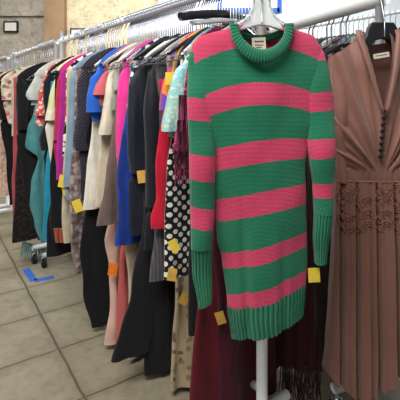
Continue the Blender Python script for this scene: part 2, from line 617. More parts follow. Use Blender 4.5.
def garment(name, label, cat, prof, mat, sleeve=None, t=None, tp=None, th=.015, fold=.008, kf=60, clip=None,
            mirror=.27, group=None, tags=(), smat=None, rail=None, top=None, flare_top=None):
    """prof: outline of the side towards the camera in the photograph (px, py), shoulder first"""
    seed = random.random() * 40
    rx, ry = rail_pt(t)
    P = Vector((rx, ry, 0)); V = Vector((V1[0], V1[1], 0)); Nn = Vector((-U1[0], -U1[1], 0))
    pts = [to_sz(x, y, t) for (x, y) in prof]
    zs = R - (.248 if top is None else top + .03)
    sz = [(zs, max(-.235, min(-.15, pts[0][0])))]
    for s, z in pts[1:]:
        z = max(z, .025)
        if z < sz[-1][0] - .012: sz.append((z, s))
    hem = sz[-1][0]
    tab = [(-z, s) for z, s in sz]
    zsl = None
    if sleeve is not None:
        zsl = to_sz(prof[0][0], sleeve, t)[1]
    levels = []
    if top is None:
        for q, wd in ((.0, .22), (.10, .38), (.25, .56), (.42, .72), (.6, .85), (.78, .94), (.92, .985)):
            z = R - .126 + (zs - (R - .126)) * q
            levels.append((z, sz[0][1] * wd, -sz[0][1] * wd, .008 + .008 * q, 0, .1))
    else:
        levels.append((zs + .004, sz[0][1] * .98, -sz[0][1] * .98, .004, 0, .1))
    z = zs
    step = .024
    nst = max(3, int((zs - hem) / step))
    for k in range(nst + 1):
        z = zs + (hem - zs) * k / nst
        s = interp(tab, -z)
        g = (zs - z)
        sl = s
        if zsl is not None:
            inset = .045 * max(0, min(1, (z - zsl) / .05 + .5))
            sl = s + inset
        sr = min(-s, mirror) if s < 0 else .12
        sr = max(sr, .12)
        sr = max(sr, sl + .06)
        if zsl is not None and z > zsl: sr -= .03
        levels.append((z, sl, sr, th * (.75 + .5 * min(1, g / .5)), 0, min(1, .15 + g * 1.6)))
    vv, ff, uu = loft(levels, P, V, Nn, seed, fold=fold, kf=kf)
    og = (rx, ry, hem)
    body = link_mesh(name, vv, ff, mat, None, og, uu)
    tag(body, label, cat, group)
    if zsl is not None:
        for sg in (-1, 1):
            lv = []
            n2 = max(6, int((zs - zsl) / .022))
            for k in range(n2 + 1):
                zz = zs + .012 + (zsl - zs - .012) * k / n2
                s = interp(tab, -min(zz, zs))
                g = k / n2
                wd = min(.085, .02 + (zs + .012 - zz) * 1.1) * (1 - .25 * g)
                a = s + .012 * max(0, 1 - k / 2.0)
                if sg < 0: sl, sr = a, a + wd
                else: sl, sr = -a - wd, -a
                lv.append((zz, sl, sr, min(.026, .012 + .1 * (zs + .012 - zz)), .006 if sg < 0 else 0, .5))
            v3, f3, u3 = loft(lv, P, V, Nn, seed + sg, n=28, fold=.005, kf=90, rip=.006)
            link_mesh('sleeve', v3, f3, smat or mat, body, og, u3)
    for (tx, ty, tm, rot) in tags:
        s, z = to_sz(tx, ty, t)
        c = P + V * s + Nn * .043 + Vector((0, 0, z))
        hor = Vector((math.cos(rot), 0, math.sin(rot))); ver = Vector((-math.sin(rot), 0, math.cos(rot)))
        f = Vector((0, 1, 0))
        sc = c.y / F
        o = MB().box(c, (9.0 * sc, .0015, 12.5 * sc), hor, f, ver).build('price_tag', M[tm], body, og, smooth=False)
        o['label'] = {'yellow_card': 'yellow', 'gold_card': 'dull gold', 'orange_card': 'orange'}[tm] + ' price tag'
    return body


K = (16, 16, 20)
G = []


def add(name, label, cat, prof, mat, **kw):
    G.append(dict(name=name, label=label, cat=cat, prof=prof, mat=mat, **kw))


# far end (carried on rack behind) ------------------------------------------------
add('long_dress', 'peach lace long dress hanging low beside the far black caster', 'dress',
    [(-9, 70), (-10, 120), (-8, 160), (-5, 197)], fabric((214, 176, 154), 'floral', [(196, 150, 130), (226, 200, 180)], size=.03))
add('blouse', 'cream floral blouse with pink roses at the end of the clothes', 'blouse',
    [(0, 66), (0, 85), (2, 100), (7, 118), (9, 124)],
    fabric((206, 196, 172), 'floral', [(196, 104, 124), (120, 128, 96), (222, 214, 196), (214, 150, 150)], size=.035), sleeve=100)
add('coat', 'black coat reaching below the cream floral blouse', 'coat',
    [(-4, 68), (-2, 90), (-1, 110), (2, 135), (6, 160), (9, 205)], fabric(K), sleeve=120)
add('cardigan', 'pale oatmeal cardigan between the floral blouse and the black coat', 'cardigan',
    [(11, 64), (11, 90), (12, 115), (12, 136)], fabric((198, 186, 172)), sleeve=110)
add('trousers', 'rose red trousers hanging below the pale oatmeal cardigan', 'trousers',
    [(13.5, 64), (14, 110), (13, 150), (12, 195), (14, 228)], fabric((176, 78, 82), rough=.7), top=.2)
add('long_dress', 'black brown lace dress with its hem close to the floor', 'dress',
    [(17, 62), (16, 100), (18, 140), (15, 180), (12, 243)],
    fabric((26, 20, 20), 'floral', [(48, 34, 30), (18, 15, 16)], size=.02))
add('coat', 'wide black coat beside the oatmeal cardigan', 'coat',
    [(16, 60), (16, 80), (16, 100), (17, 140), (22, 175), (30, 215), (38, 240)], fabric((20, 20, 24)), sleeve=130, tp=20,
    tags=[(28.5, 115, 'cream_label', .2)] if False else [])
add('shirt', 'pale mint grey shirt between two black garments', 'shirt',
    [(33, 60), (29, 75), (26, 95), (31, 105)], fabric((186, 196, 190)), sleeve=100)
add('satin_dress', 'teal satin gathered dress with a fringed hem', 'dress',
    [(38, 64), (38, 95), (33, 115), (28, 128), (25, 147), (38, 158), (31, 185), (29, 205), (35, 225), (42, 247)],
    fabric((74, 142, 146), rough=.32, spec=.6), fold=.014, kf=75, top=.25, tp=27)
add('knit_top', 'coral and white flecked knit top', 'top',
    [(43, 62), (39, 78), (38, 100), (34, 117), (37, 126)],
    fabric((214, 98, 92), 'floral', [(232, 200, 190), (190, 60, 60)], size=.02), sleeve=115)
add('blazer', 'long black blazer beside the coral knit top', 'blazer',
    [(46, 60), (44, 80), (43, 100), (45, 118), (39, 138), (44, 165), (48, 200), (50, 244)], fabric((18, 20, 28)), sleeve=150)
add('top', 'bright turquoise long top under the black blazer', 'top',
    [(51, 62), (49, 100), (48, 140), (44, 200), (43.5, 240)], fabric((30, 140, 172)), top=.25, tp=47)
add('blouse', 'lime and cream blouse draped over black and purple', 'blouse',
    [(54, 60), (51, 75), (49, 98), (45, 122), (49, 150), (51, 172), (50, 180)],
    fabric((206, 208, 160), 'stripe_h', [(222, 214, 196)], size=.5), sleeve=120)
add('skirt', 'black skirt with a rust red border above the floor bar', 'skirt',
    [(55, 64), (54, 120), (50, 190), (50, 225), (53, 241)], fabric((14, 14, 18)), top=.2)
add('coat', 'black coat hanging lowest above the floor bar', 'coat',
    [(58, 64), (56, 120), (52, 190), (47, 225), (46, 257)], fabric((15, 15, 20)), top=.22, th=.02, tp=54)
add('blouse', 'crimson blouse showing behind the magenta sleeve', 'blouse',
    [(57.5, 60), (57, 80), (55, 110), (53, 140), (56, 166)], fabric((178, 34, 66)), sleeve=140)
add('long_dress', 'magenta purple long narrow dress', 'dress',
    [(60, 58), (61, 80), (59, 110), (57, 145), (56, 180)], fabric((172, 40, 142)), mirror=.2)
add('shirt', 'hot crimson pink shirt between purple dress and denim', 'shirt',
    [(64, 57), (65, 75), (65, 95), (64, 112), (65, 122)], fabric((206, 30, 84)), sleeve=105)
add('scarf_top', 'black and white printed top hem below the crimson shirt', 'top',
    [(66, 60), (66, 110), (63, 135), (63, 156)], fabric((24, 24, 26), 'floral', [(220, 216, 206), (230, 226, 218)], size=.03))
add('trousers', 'cream trousers with a yellow tag hanging at their hem', 'trousers',
    [(67, 60), (66, 120), (63, 180), (62, 215), (64, 243)], fabric((192, 178, 152)), top=.2,
    tags=[(63, 187, 'yellow_card', .3), (60, 180, 'yellow_card', -.2)])
add('denim_shirt', 'grey blue denim shirt dress with teal shoulder', 'shirt dress',
    [(72, 54), (70, 75), (69, 100), (67, 130), (66, 160), (63, 186), (66, 200)],
    fabric((122, 146, 168)), sleeve=185)
add('sequin_dress', 'mauve grey lace dress below the denim shirt', 'dress',
    [(76, 60), (74, 120), (69, 200), (70, 235), (74, 274)],
    fabric((134, 116, 112), 'floral', [(168, 152, 146), (104, 84, 82)], size=.025), top=.2,
    tags=[(74, 204, 'yellow_card', .35)])
add('long_dress', 'black dress with tiny pale dots', 'dress',
    [(80, 52), (78, 65), (77, 85), (77, 110), (72, 142), (79, 160), (80, 185), (82, 200)],
    fabric((24, 24, 32), 'dots', [(74, 70, 84)], size=.010), sleeve=150)
add('shirt', 'royal blue shirt between dotted dress and salmon blouse', 'shirt',
    [(96, 44), (93, 58), (90, 78), (87, 98), (87, 113), (92, 121)], fabric((38, 96, 196)), sleeve=112)
add('blouse', 'long white blouse below the royal blue shirt', 'blouse',
    [(97, 55), (94, 90), (92, 130), (87, 165), (83, 210)], fabric((222, 216, 204)), mirror=.22, tp=91)
add('long_skirt', 'long black skirt hanging under the long white blouse', 'skirt',
    [(95, 55), (95, 120), (86, 205), (79, 255), (83, 290), (92, 334)], fabric((12, 12, 16)), top=.2, fold=.012, tp=88)
add('blouse', 'salmon pink blouse beside the royal blue shirt', 'blouse',
    [(104, 50), (99, 70), (94, 90), (91, 100), (99, 106)], fabric((198, 98, 104)), sleeve=95)
add('jacket', 'cream linen jacket with a wide sleeve', 'jacket',
    [(109, 46), (107, 65), (105, 90), (101, 115), (98, 134), (99, 138)], fabric((216, 206, 186)), sleeve=134)
add('tunic', 'beige tunic hanging below the cream linen jacket', 'tunic',
    [(110, 50), (107, 100), (101, 136), (97, 175), (95, 207)], fabric((206, 192, 168)), mirror=.22, tp=107)
add('blouse', 'grey green blouse beside the hot pink cardigan', 'blouse',
    [(115, 45), (113, 60), (112, 85), (111, 110)], fabric((156, 158, 146)), sleeve=90)
add('skirt', 'taupe flared skirt beside the cobalt dress', 'skirt',
    [(121, 50), (115, 110), (110, 150), (104, 190), (96, 226)], fabric((110, 92, 86)), top=.2, th=.02, tp=116,
    tags=[(115.5, 149, 'yellow_card', 0)])
add('cardigan', 'hot pink cardigan with long sleeves', 'cardigan',
    [(122, 45), (119, 60), (117.5, 85), (116.5, 110), (116, 140), (118, 178)], fabric((236, 60, 150)), sleeve=172, mirror=.2)
add('long_dress', 'pale pink and cream long dress, its hem near the floor', 'dress',
    [(124, 50), (121, 130), (113, 200), (106, 240), (110, 262), (109, 310), (106, 350), (104, 392)],
    fabric((214, 176, 160)), top=.2, fold=.014, tp=113, tags=[(108, 266, 'orange_card', -.15)])
add('blouse', 'navy blouse with large white dots', 'blouse',
    [(131, 42), (129, 60), (128, 85), (127, 105), (127, 118)], fabric((26, 32, 66), 'dots', [(212, 212, 216)], size=.045), sleeve=110)
add('dress', 'cobalt blue dress showing its hem beside the navy jacket', 'dress',
    [(131, 50), (128, 105), (121, 140), (118, 175), (119, 215), (115, 246)], fabric((20, 60, 156), 'stripe_v', [(18, 46, 122)], size=.045), th=.02, fold=.010, tp=126)
add('pleated_skirt', 'salmon pleated long skirt beside the flared black skirt', 'skirt',
    [(131, 50), (127, 150), (121, 240), (118, 262), (117, 330), (116, 386)], fabric((190, 92, 88)), top=.2, fold=.014, kf=120, tp=121)
add('trousers', 'cream trousers behind the flared black skirt', 'trousers',
    [(135, 50), (133, 180), (124, 252), (127, 275), (129, 330), (127, 386)], fabric((198, 178, 154)), top=.2, fold=.01, tp=123)
add('jacket', 'navy jacket with a gold price tag on its cuff', 'jacket',
    [(138, 44), (133, 56), (129, 85), (127, 120), (128, 150), (130, 180), (131, 236)], fabric((24, 28, 40), rough=.6), sleeve=172, th=.018,
    tags=[(136, 175, 'gold_card', .12)])
add('flared_skirt', 'large flared black skirt reaching almost to the floor', 'skirt',
    [(147, 50), (146, 160), (142, 235), (131, 290), (112, 362)], fabric((13, 13, 17)), top=.2, th=.022, fold=.012)
add('jacket', 'smooth black jacket beside the red top', 'jacket',
    [(155, 40), (150, 52), (147, 75), (144, 110), (145, 150), (146, 200), (144, 250)], fabric((20, 23, 32), rough=.55), sleeve=205, th=.018,
    tags=[])
add('long_skirt', 'long plain black skirt beside the grey knit', 'skirt',
    [(152, 50), (150, 160), (149, 250), (150, 330), (146, 378)], fabric((12, 12, 15)), top=.2, th=.02, fold=.01)
add('knit_top', 'charcoal grey knit with a gold tag at its hem', 'top',
    [(164, 50), (160, 160), (154, 235), (149, 282)], fabric((92, 88, 94), 'stripe_v', [(76, 72, 78)], size=.012), top=.2,
    tags=[])
add('top', 'scarlet red top beside the polka dot skirt', 'top',
    [(167, 50), (163, 110), (159, 140), (155, 165), (156, 200), (152, 218), (152, 229)], fabric((198, 24, 52)), top=.28)
add('blouse', 'purple and orange printed blouse', 'blouse',
    [(170, 42), (165, 60), (162, 85), (161, 110), (162, 125)],
    fabric((112, 66, 170), 'stripe_d', [(226, 128, 54), (196, 40, 90), (112, 66, 170)], size=.16), sleeve=110, tt=.275, tags=[(162.5, 79, 'yellow_card', 0)])
add('shirt', 'mustard shirt at the shoulder of the aqua blouse', 'shirt',
    [(174, 40), (171, 55), (170, 80)], fabric((206, 160, 72)), th=.012, tt=.248)
add('shirt', 'navy shirt between the mustard shirt and the aqua blouse', 'shirt',
    [(178, 40), (175, 55), (172, 85), (171, 110)], fabric((28, 30, 52)), th=.012, tt=.221)
add('skirt', 'black skirt with rows of white polka dots', 'skirt',
    [(181, 60), (172, 130), (166, 165), (166, 225), (164, 280)], fabric((16, 16, 20), 'dots', [(226, 222, 216)], size=.0235), top=.2, th=.018,
    fold=.006, tt=.194, tags=[(164, 270, 'gold_card', -.15), (166, 242, 'yellow_card', .5)])
add('blouse', 'aqua and green patchwork blouse beside the striped sweater', 'blouse',
    [(184, 38), (178, 52), (173, 75), (168, 100), (161, 130), (166, 137)],
    fabric((128, 196, 214), 'patch', [(160, 188, 160), (206, 214, 196)], size=.06), sleeve=130, tt=.167)
add('long_skirt', 'cream long skirt with a dark branch print', 'skirt',
    [(187, 60), (178, 200), (175, 285), (174, 340), (172, 420)],
    fabric((176, 158, 126), 'floral', [(112, 94, 80), (140, 122, 98), (176, 158, 126), (176, 158, 126)], size=.022), top=.2, fold=.012, tt=.302, tags=[(177, 294, 'gold_card', -.4)])
add('shawl', 'maroon and pink tasselled shawl beside the sweater', 'shawl',
    [(190, 40), (186, 75), (181, 110), (174, 140), (172, 152)], fabric((122, 34, 70), 'floral', [(70, 20, 40), (190, 60, 104)], size=.012), tt=.139)
add('trousers', 'narrow black trousers behind the sweater cuff', 'trousers',
    [(195, 60), (190, 200), (189, 280), (189, 336)], fabric((10, 10, 14)), top=.2, mirror=.1, tt=.112)
add('velvet_dress', 'wine red velvet dress behind the sweater cuff', 'dress',
    [(203, 50), (205, 160), (203, 270), (196, 320), (188, 420)], fabric((96, 16, 30), rough=.7, sheen=.08), top=.2, th=.016, fold=.011, kf=48, mirror=.2,
    tt=.085, tags=[(211, 312, 'gold_card', .3)])
add('velvet_dress', 'dark plum velvet dress hanging behind the rack post', 'dress',
    [(214, 50), (214, 160), (217, 290), (220, 360), (220, 425)], fabric((66, 10, 30), rough=.7, sheen=.08), top=.2, th=.018, fold=.011, kf=60,
    mirror=.27, tt=.055)

for g in G: g['t0'] = g['tt'] if 'tt' in g else tshoulder(g.get('tp', g['prof'][0][0]))
for g in G:
    if 'tt' not in g and g['t0'] < .60: g['t0'] = .33 + (max(g['t0'], .2) - .2) * .675
G.sort(key=lambda g: g['t0'])
last = -9
MINGAP = .026
for g in G:
    t = max(g['t0'], last + MINGAP)
    if 1.68 < t < 1.83: t = 1.83
    g['t'] = t; last = t

GOBJ = {}
for g in G:
    kw = {k: v for k, v in g.items() if k not in ('t0', 'tt')}
    nm = kw.pop('name')
    GOBJ[g['label']] = (garment(nm, kw.pop('label'), kw.pop('cat'), kw.pop('prof'), kw.pop('mat'), **kw), g['t'])

# extras on single garments -------------------------------------------------
Vv = Vector((V1[0], V1[1], 0)); Nn1 = Vector((-U1[0], -U1[1], 0))


def strands(parent, t, pxa, pya, pxb, pyb, count, length, mat, name='fringe', r=.0014, spread=0.0):
    m = MB()
    og = tuple(parent.location)
    rx, ry = rail_pt(t)
    for k in range(count):
        f = k / (count - 1)
        s, z = to_sz(pxa + (pxb - pxa) * f, pya + (pyb - pya) * f, t)
        p = Vector((rx, ry, 0)) + Vv * s + Nn1 * (.018 + random.uniform(-.006, .008)) + Vector((0, 0, z))
        L = length * random.uniform(.75, 1.1)
        sx = random.uniform(-1, 1) * .012 + spread * (f - .5)
        m.tube([p, p + Vv * sx * .4 - Vector((0, 0, L * .5)), p + Vv * sx - Vector((0, 0, L))], [r, r, r * .6], 5)
    o = m.build(name, mat, parent, og)
    o['kind'] = 'stuff'
    return o


o, t = GOBJ['maroon and pink tasselled shawl beside the sweater']
strands(o, t, 171, 150, 190, 150, 30, .10, fabric((112, 30, 62)))
strands(o, t, 176, 95, 190, 95, 30, .12, fabric((140, 44, 84)))
strands(o, t, 174, 120, 190, 118, 30, .12, fabric((96, 26, 52)))
o, t = GOBJ['teal satin gathered dress with a fringed hem']
strands(o, t, 22, 240, 44, 247, 46, .10, fabric((70, 128, 128)), r=.002, spread=.03)
# rust border of the black skirt, teal panel of the denim dress
for lab, prof, mat in (('black skirt with a rust red border above the floor bar', [(52, 227), (67, 227), (68, 241), (54, 241)], fabric((150, 62, 44), 'stripe_v', [(180, 96, 70)], size=.02)),
                       ('grey blue denim shirt dress with teal shoulder', [(74, 96), (78, 96), (77, 124), (72, 120)], fabric((52, 132, 122)))):
    o, t = GOBJ[lab]
    rx, ry = rail_pt(t)
    cs = []
    for (x, y) in prof:
        s, z = to_sz(x, y, t)
        cs.append(Vector((rx, ry, 0)) + Vv * s + Nn1 * .034 + Vector((0, 0, z)))
    back = [c - Nn1 * .012 for c in cs]
    vs_ = [tuple(c) for c in cs + back]
    q = link_mesh('panel', vs_, [(0, 1, 2, 3), (7, 6, 5, 4), (0, 4, 5, 1), (1, 5, 6, 2), (2, 6, 7, 3), (3, 7, 4, 0)], mat, o, tuple(o.location),
                  uvs=[(c.x, c.z) for c in cs + back], smooth=False)

# hangers of the garments on the long rail
kinds = ['wire', 'clear', 'black', 'wire', 'white', 'wire', 'wire', 'black']
LAB = {'wire': 'thin chrome wire hanger hooked over the packed white rail',
       'clear': 'clear plastic hanger with chrome hook on the packed white rail',
       'black': 'black plastic hanger with chrome hook on the packed white rail',
       'white': 'white plastic hanger with chrome hook on the packed white rail'}
GRP = {k: v.split(' hanger')[0] + ' hangers along the packed rail' for k, v in LAB.items()}
proto = {}
P0v = Vector((S1[0], S1[1], 0))


def put_hanger(kind, t):
    x, y = rail_pt(t)
    if kind not in proto:
        h = hanger((x, y), V1, R, kind, LAB[kind], GRP[kind])
        proto[kind] = (h, Vector((x, y, 0)))
        return h
    h, b0 = proto[kind]
    return copy_tree(h, Vector((x, y, 0)) - b0)


ts = [g['t'] for g in G]
for i, t in enumerate(ts):
    put_hanger(kinds[i % len(kinds)], t)
allt = sorted(ts)
extra = []
for a, b_ in zip(allt, allt[1:]):
    extra.append((a + b_) / 2)
for i, t in enumerate(extra):
    if 1.68 < t < 1.83: continue
    put_hanger('wire', t)
tt = allt[-1] + .05
while tt < 2.8:
    put_hanger('wire' if random.random() < .7 else 'white', tt)
    tt += .04

# bulky hangers without garments near the sweater
bh = hanger(rail_pt(.155), V1, R, 'black', 'thick black velvet hanger with bare shoulders near the sweater', half=.2, drop=.088, slope=.035, thick=.014)
ch = hanger(rail_pt(.115), V1, R, 'clear', 'clear clip hanger with bare bar below the thick black hanger', half=.19, drop=.118, slope=.03, thick=.008)

# plain dark clothes filling the far rack, then the rack by the wall
cols = [(20, 20, 24), (60, 58, 64), (24, 26, 40), (150, 140, 126), (28, 22, 22), (90, 80, 84)]
names = ['black', 'slate grey', 'dark navy', 'stone beige', 'black brown', 'dim mauve']
for i, t in enumerate((2.72, 2.78, 3.10, 3.16, 3.22, 3.28)):
    x = (S1[0] + U1[0] * t - .155 - 0)
    garment('shirt', names[i] + (' shirt on the rack by the black caster' if t > 3 else ' shirt at the far end of the clothes'), 'shirt',
            [((S1[0] + U1[0] * t - V1[0] * .2) / (S1[1] + U1[1] * t - V1[1] * .2) * F + 200, 60),
             ((S1[0] + U1[0] * t - V1[0] * .22) / (S1[1] + U1[1] * t - V1[1] * .22) * F + 200, 100),
             ((S1[0] + U1[0] * t - V1[0] * .2) / (S1[1] + U1[1] * t - V1[1] * .2) * F + 200, 150 + 6 * i)],
            fabric(cols[i]), t=t)
    put_hanger('wire', t)


# ------------------------------------------------------------------ garments on the two other racks
def simple_garment(name, label, cat, base, Vd, z0, half, hem, mat, th=.016, fold=.008, low=0):
    P = Vector((base[0], base[1], 0)); V = Vector((Vd[0], Vd[1], 0)); Nn = Vector((Vd[1], -Vd[0], 0))
    seed = random.random() * 30
    lv = []
    z0 -= low
    for q in (0, .3, .6, .85, 1):
        lv.append((z0 - .140 - .065 * q, -half * (.25 + .75 * q), half * (.25 + .75 * q), .01 + .006 * q, 0, .1))
    zt = z0 - .205
    n = max(4, int((zt - hem) / .03))
    for k in range(1, n + 1):
        z = zt + (hem - zt) * k / n
        hw = half * (1.04 - .12 * math.sin(PI * min(1, (zt - z) / .5)))
        lv.append((z, -hw, hw, th, 0, min(1, .2 + (zt - z))))
    vv, ff, uu = loft(lv, P, V, Nn, seed, fold=fold, n=44)
    o = link_mesh(name, vv, ff, mat, None, (base[0], base[1], hem), uu)
    tag(o, label, cat)
    return o


# rack carrying the brown dress
def rp2(t): return (S2[0] + U2[0] * t, S2[1] + U2[1] * t)


r2 = [(.16, 'dress', 'dark chocolate dress directly behind the brown dress', 'dress', (58, 38, 36), .20, .07),
      (.24, 'trousers', 'dark navy trousers beyond the chocolate dress', 'trousers', (20, 24, 44), .19, .10),
      (.36, 'long_dress', 'cream long dress showing as a thin edge beside the plum velvet', 'dress', (196, 188, 176), .18, .16),
      (.60, 'shirt', 'grey green shirt on a black hanger beyond the sweater shoulder', 'shirt', (120, 128, 120), .19, .55),
      (.85, 'shirt', 'black shirt on a black hanger beyond the sweater shoulder', 'shirt', (24, 24, 28), .19, .55),
      (1.15, 'blouse', 'pale blue blouse on the rack beyond the sweater shoulder', 'blouse', (150, 168, 180), .19, .5),
      (1.45, 'blouse', 'dusty rose blouse on the rack beyond the sweater shoulder', 'blouse', (176, 132, 130), .19, .5)]
bproto = None
for (t, nm, lb, ct, col, hf, hem) in r2:
    simple_garment(nm, lb, ct, rp2(t), V2, R2, hf, hem, fabric(col), low=.18 if t < .3 else .1)
    for dt in (0, .028):
        x, y = rp2(t + dt)
        if bproto is None:
            bproto = (hanger((x, y), V2, R2, 'black', 'black plastic hanger with a thick black hook beside the brown dress rack post',
                             'black hangers with black hooks on the brown dress rack'), Vector((x, y, 0)))
            bproto[0]['label'] = 'black hanger with a black hook on the brown dress rack'
        else:
            copy_tree(bproto[0], Vector((x, y, 0)) - bproto[1])


def rp3(t): return (S3[0] + U3[0] * t, S3[1] + U3[1] * t)


r3c = [('pale grey', (186, 190, 192)), ('black', (22, 22, 26)), ('sage green', (128, 142, 120)), ('white', (206, 208, 208)), ('dusty pink', (188, 128, 138)),
       ('turquoise', (70, 132, 140)), ('charcoal', (52, 52, 58)), ('beige', (188, 172, 148)), ('soft blue', (128, 148, 172)), ('plum', (84, 44, 66)),
       ('ivory', (206, 200, 184)), ('ink blue', (30, 36, 62)), ('dove grey', (158, 160, 162)), ('rust orange', (176, 96, 62)), ('mint', (156, 186, 172)),
       ('coal black', (26, 24, 24)), ('lilac', (160, 146, 176)), ('sand', (190, 176, 150)), ('lemon yellow', (222, 206, 84)), ('olive', (96, 98, 66)),
       ('silver', (176, 180, 186)), ('brick red', (150, 58, 52)), ('steel blue', (92, 112, 136)), ('off white', (208, 206, 198))]
p3 = None
for i, (nm, col) in enumerate(r3c):
    t = .04 + i * .094
    simple_garment('shirt', nm + ' shirt on the tall rack by the white wall', 'shirt', rp3(t), V3, R3, .2, .8 - .1 * (i % 3), fabric(col), th=.03, fold=.012)
    x, y = rp3(t)
    for dt in (0, .045):
        x, y = rp3(t + dt)
        if p3 is None:
            p3 = (hanger((x, y), V3, R3, 'black', 'black hanger on the tall rack by the white wall', 'hangers on the tall rack'), Vector((x, y, 0)))
        else:
            copy_tree(p3[0], Vector((x, y, 0)) - p3[1])


# ------------------------------------------------------------------ front facing outlines
def pxtube(left, right, ytop, ybl, ybr, Y0, thick, depthf=None, n=64, rows=80, seed=0, backf=True, topf=None, flat=1.0):
    """closed tube between two outlines given in photo pixels, standing in the plane Y0"""
    verts, faces, uvs, pxs = [], [], [], []
    for j in range(rows + 1):
        v = j / rows
        for i in range(n):
            a = 2 * PI * i / n
            u = (1 - math.copysign(abs(math.cos(a)) ** flat, math.cos(a))) / 2
            front = math.sin(a) >= 0
            yb = ybl + (ybr - ybl) * u if not callable(ybl) else ybl(u)
            yt = ytop if not callable(ytop) else ytop(u, front)
            y = yt + (yb - yt) * v
            x = left(y) + (right(y) - left(y)) * u
            d = thick(y) * math.copysign(abs(math.sin(a)) ** .8, math.sin(a))
            if depthf: d += depthf(x, y, u, front)
            p = PX(x, y, Y0)
            verts.append((p.x, Y0 - d, p.z)); uvs.append((p.x, p.z)); pxs.append((x, y, front))
    for j in range(rows):
        for i in range(n):
            i2 = (i + 1) % n
            faces.append((j * n + i, j * n + i2, (j + 1) * n + i2, (j + 1) * n + i))
    return verts, faces, uvs, pxs


def knit_mat(name, green, pink, bands, lo, hi):
    """stripes by the woven-in coordinate 'row'"""
    m, nt, b = new_mat(name, .92, 0, .15, .25)
    at = N(nt, 'ShaderNodeAttribute'); at.attribute_name = 'row'
    vec = uvvec(nt)
    nz = noise_tex(nt, vec, 160, 2)
    a = math_n(nt, 'ADD', at.outputs['Fac'], math_n(nt, 'MULTIPLY', math_n(nt, 'SUBTRACT', nz, .5), 2.2))
    f = math_n(nt, 'DIVIDE', math_n(nt, 'SUBTRACT', a, lo), hi - lo)
    stops = []
    for (y, c) in bands: stops.append((max(0, min(1, (y - lo) / (hi - lo))), pink if c == 'p' else green))
    c = ramp(nt, f, stops, True)
    # heathered yarn
    n2 = noise_tex(nt, vec, 420, 2, .7)
    c = mixrgb(nt, .5, c, ramp(nt, n2, [(.35, (.62, .62, .62, 1)), (.65, (1.35, 1.35, 1.35, 1))]), 'MULTIPLY')
    nt.links.new(c, b.inputs['Base Color'])
    # knit stitches: little v shapes
    w1 = N(nt, 'ShaderNodeTexWave'); w1.bands_direction = 'X'
    w1.inputs['Scale'].default_value = 75; w1.inputs['Distortion'].default_value = 1.2
    w1.inputs['Detail'].default_value = 1
    w2 = N(nt, 'ShaderNodeTexWave'); w2.bands_direction = 'Y'
    w2.inputs['Scale'].default_value = 95; w2.inputs['Distortion'].default_value = 1.5
    nt.links.new(vec, w1.inputs['Vector']); nt.links.new(vec, w2.inputs['Vector'])
    h = math_n(nt, 'ADD', math_n(nt, 'MULTIPLY', w1.outputs['Fac'], .6), math_n(nt, 'MULTIPLY', w2.outputs['Fac'], .5))
    h = math_n(nt, 'ADD', h, math_n(nt, 'MULTIPLY', n2, .8))
    bump(nt, b, h, .0022, .7)
    return m


GREEN = rgb(30, 116, 84)
PINK = rgb(206, 66, 102)
body_m = knit_mat('knit_body', GREEN, PINK, [(0, 'p'), (46, 'g'), (82, 'p'), (104, 'g'), (138, 'p'), (160, 'g'), (189, 'p'), (210, 'g'), (242, 'p'), (257, 'g'), (282, 'p'), (298, 'g')], 0, 400)
slv_l = knit_mat('knit_sleeve', GREEN, PINK, [(0, 'p'), (52, 'g'), (98, 'p'), (120, 'g'), (152, 'p'), (177, 'g'), (204, 'p'), (224, 'g')], 0, 400)
slv_r = knit_mat('knit_sleeve', GREEN, PINK, [(0, 'p'), (60, 'g'), (91, 'p'), (110, 'g'), (136, 'p'), (155, 'g'), (180, 'p'), (194, 'g')], 0, 400)
green_m = knit_mat('knit_green', GREEN, PINK, [(0, 'g'), (399, 'g')], 0, 400)

swl = [(25, 226), (36, 198), (45, 194), (60, 192), (95, 194), (125, 202), (160, 211), (180, 213), (240, 217), (260, 222), (300, 227), (336, 231)]
swr = [(25, 294), (38, 315), (50, 320), (70, 325), (95, 324), (120, 316), (145, 307), (165, 304.5), (200, 306), (260, 308), (300, 306), (340, 304)]


def body_row(x, y):
    dx = x - 259
    k = interp([(80, 0.0), (110, .04), (150, .14), (200, .2), (250, .27), (300, .33)], y)
    droop = .0042 * dx * dx * interp([(60, 1), (110, .9), (150, .35), (190, .1), (230, 0)], y)
    return y + k * dx - droop


def sw_hem(x):      # lower end of the plain knit, upper end of the ribbing
    t = (x - 227) / 80
    return 309 - 21 * t


def neck_f(x):
    q = (x - 260) / 29.0
    return 25 + 37 * math.sqrt(max(0, 1 - q * q)) if abs(q) < 1 else None


def sw_top(u, front):
    x = 198 + u * (316 - 198)
    if x < 231: sh = 25 + (231 - x) ** 1.35 * .12
    elif x > 289: sh = 25 + (x - 289) ** 1.35 * .14
    else:
        nf = neck_f(x)
        return nf if front else 30 + 8 * math.sqrt(max(0, 1 - ((x - 260) / 29) ** 2))
    return sh


def sw_depth(x, y, u, front):
    d = .006 * math.sin((x - 260) * .085 + 1.1) * min(1, max(0, (y - 120) / 120))
    d += .010 * mnoise.noise(Vector((x * .022, y * .011, 3.3)))
    d += .004 * mnoise.noise(Vector((x * .06, y * .03, 8.3)))
    d += -.018 * math.exp(-((x - (243 + (y - 250) * .05)) / 4.0) ** 2) * interp([(180, 0), (240, .35), (336, .6)], y)
    d += -.016 * math.exp(-((x - 281) / 4.5) ** 2) * interp([(220, 0), (290, .5), (336, .6)], y)
    return d if front else d * .6


SWO = (SW_X, SW_Y, PX(260, 330, SW_Y).z)
vv, ff, uu, pp = pxtube(lambda y: interp(swl, y), lambda y: interp(swr, y), sw_top, lambda u: sw_hem(227 + 80 * u), None, SW_Y,
                        lambda y: interp([(25, .022), (45, .030), (100, .040), (336, .036)], y), sw_depth, n=200, rows=110, flat=1.0)
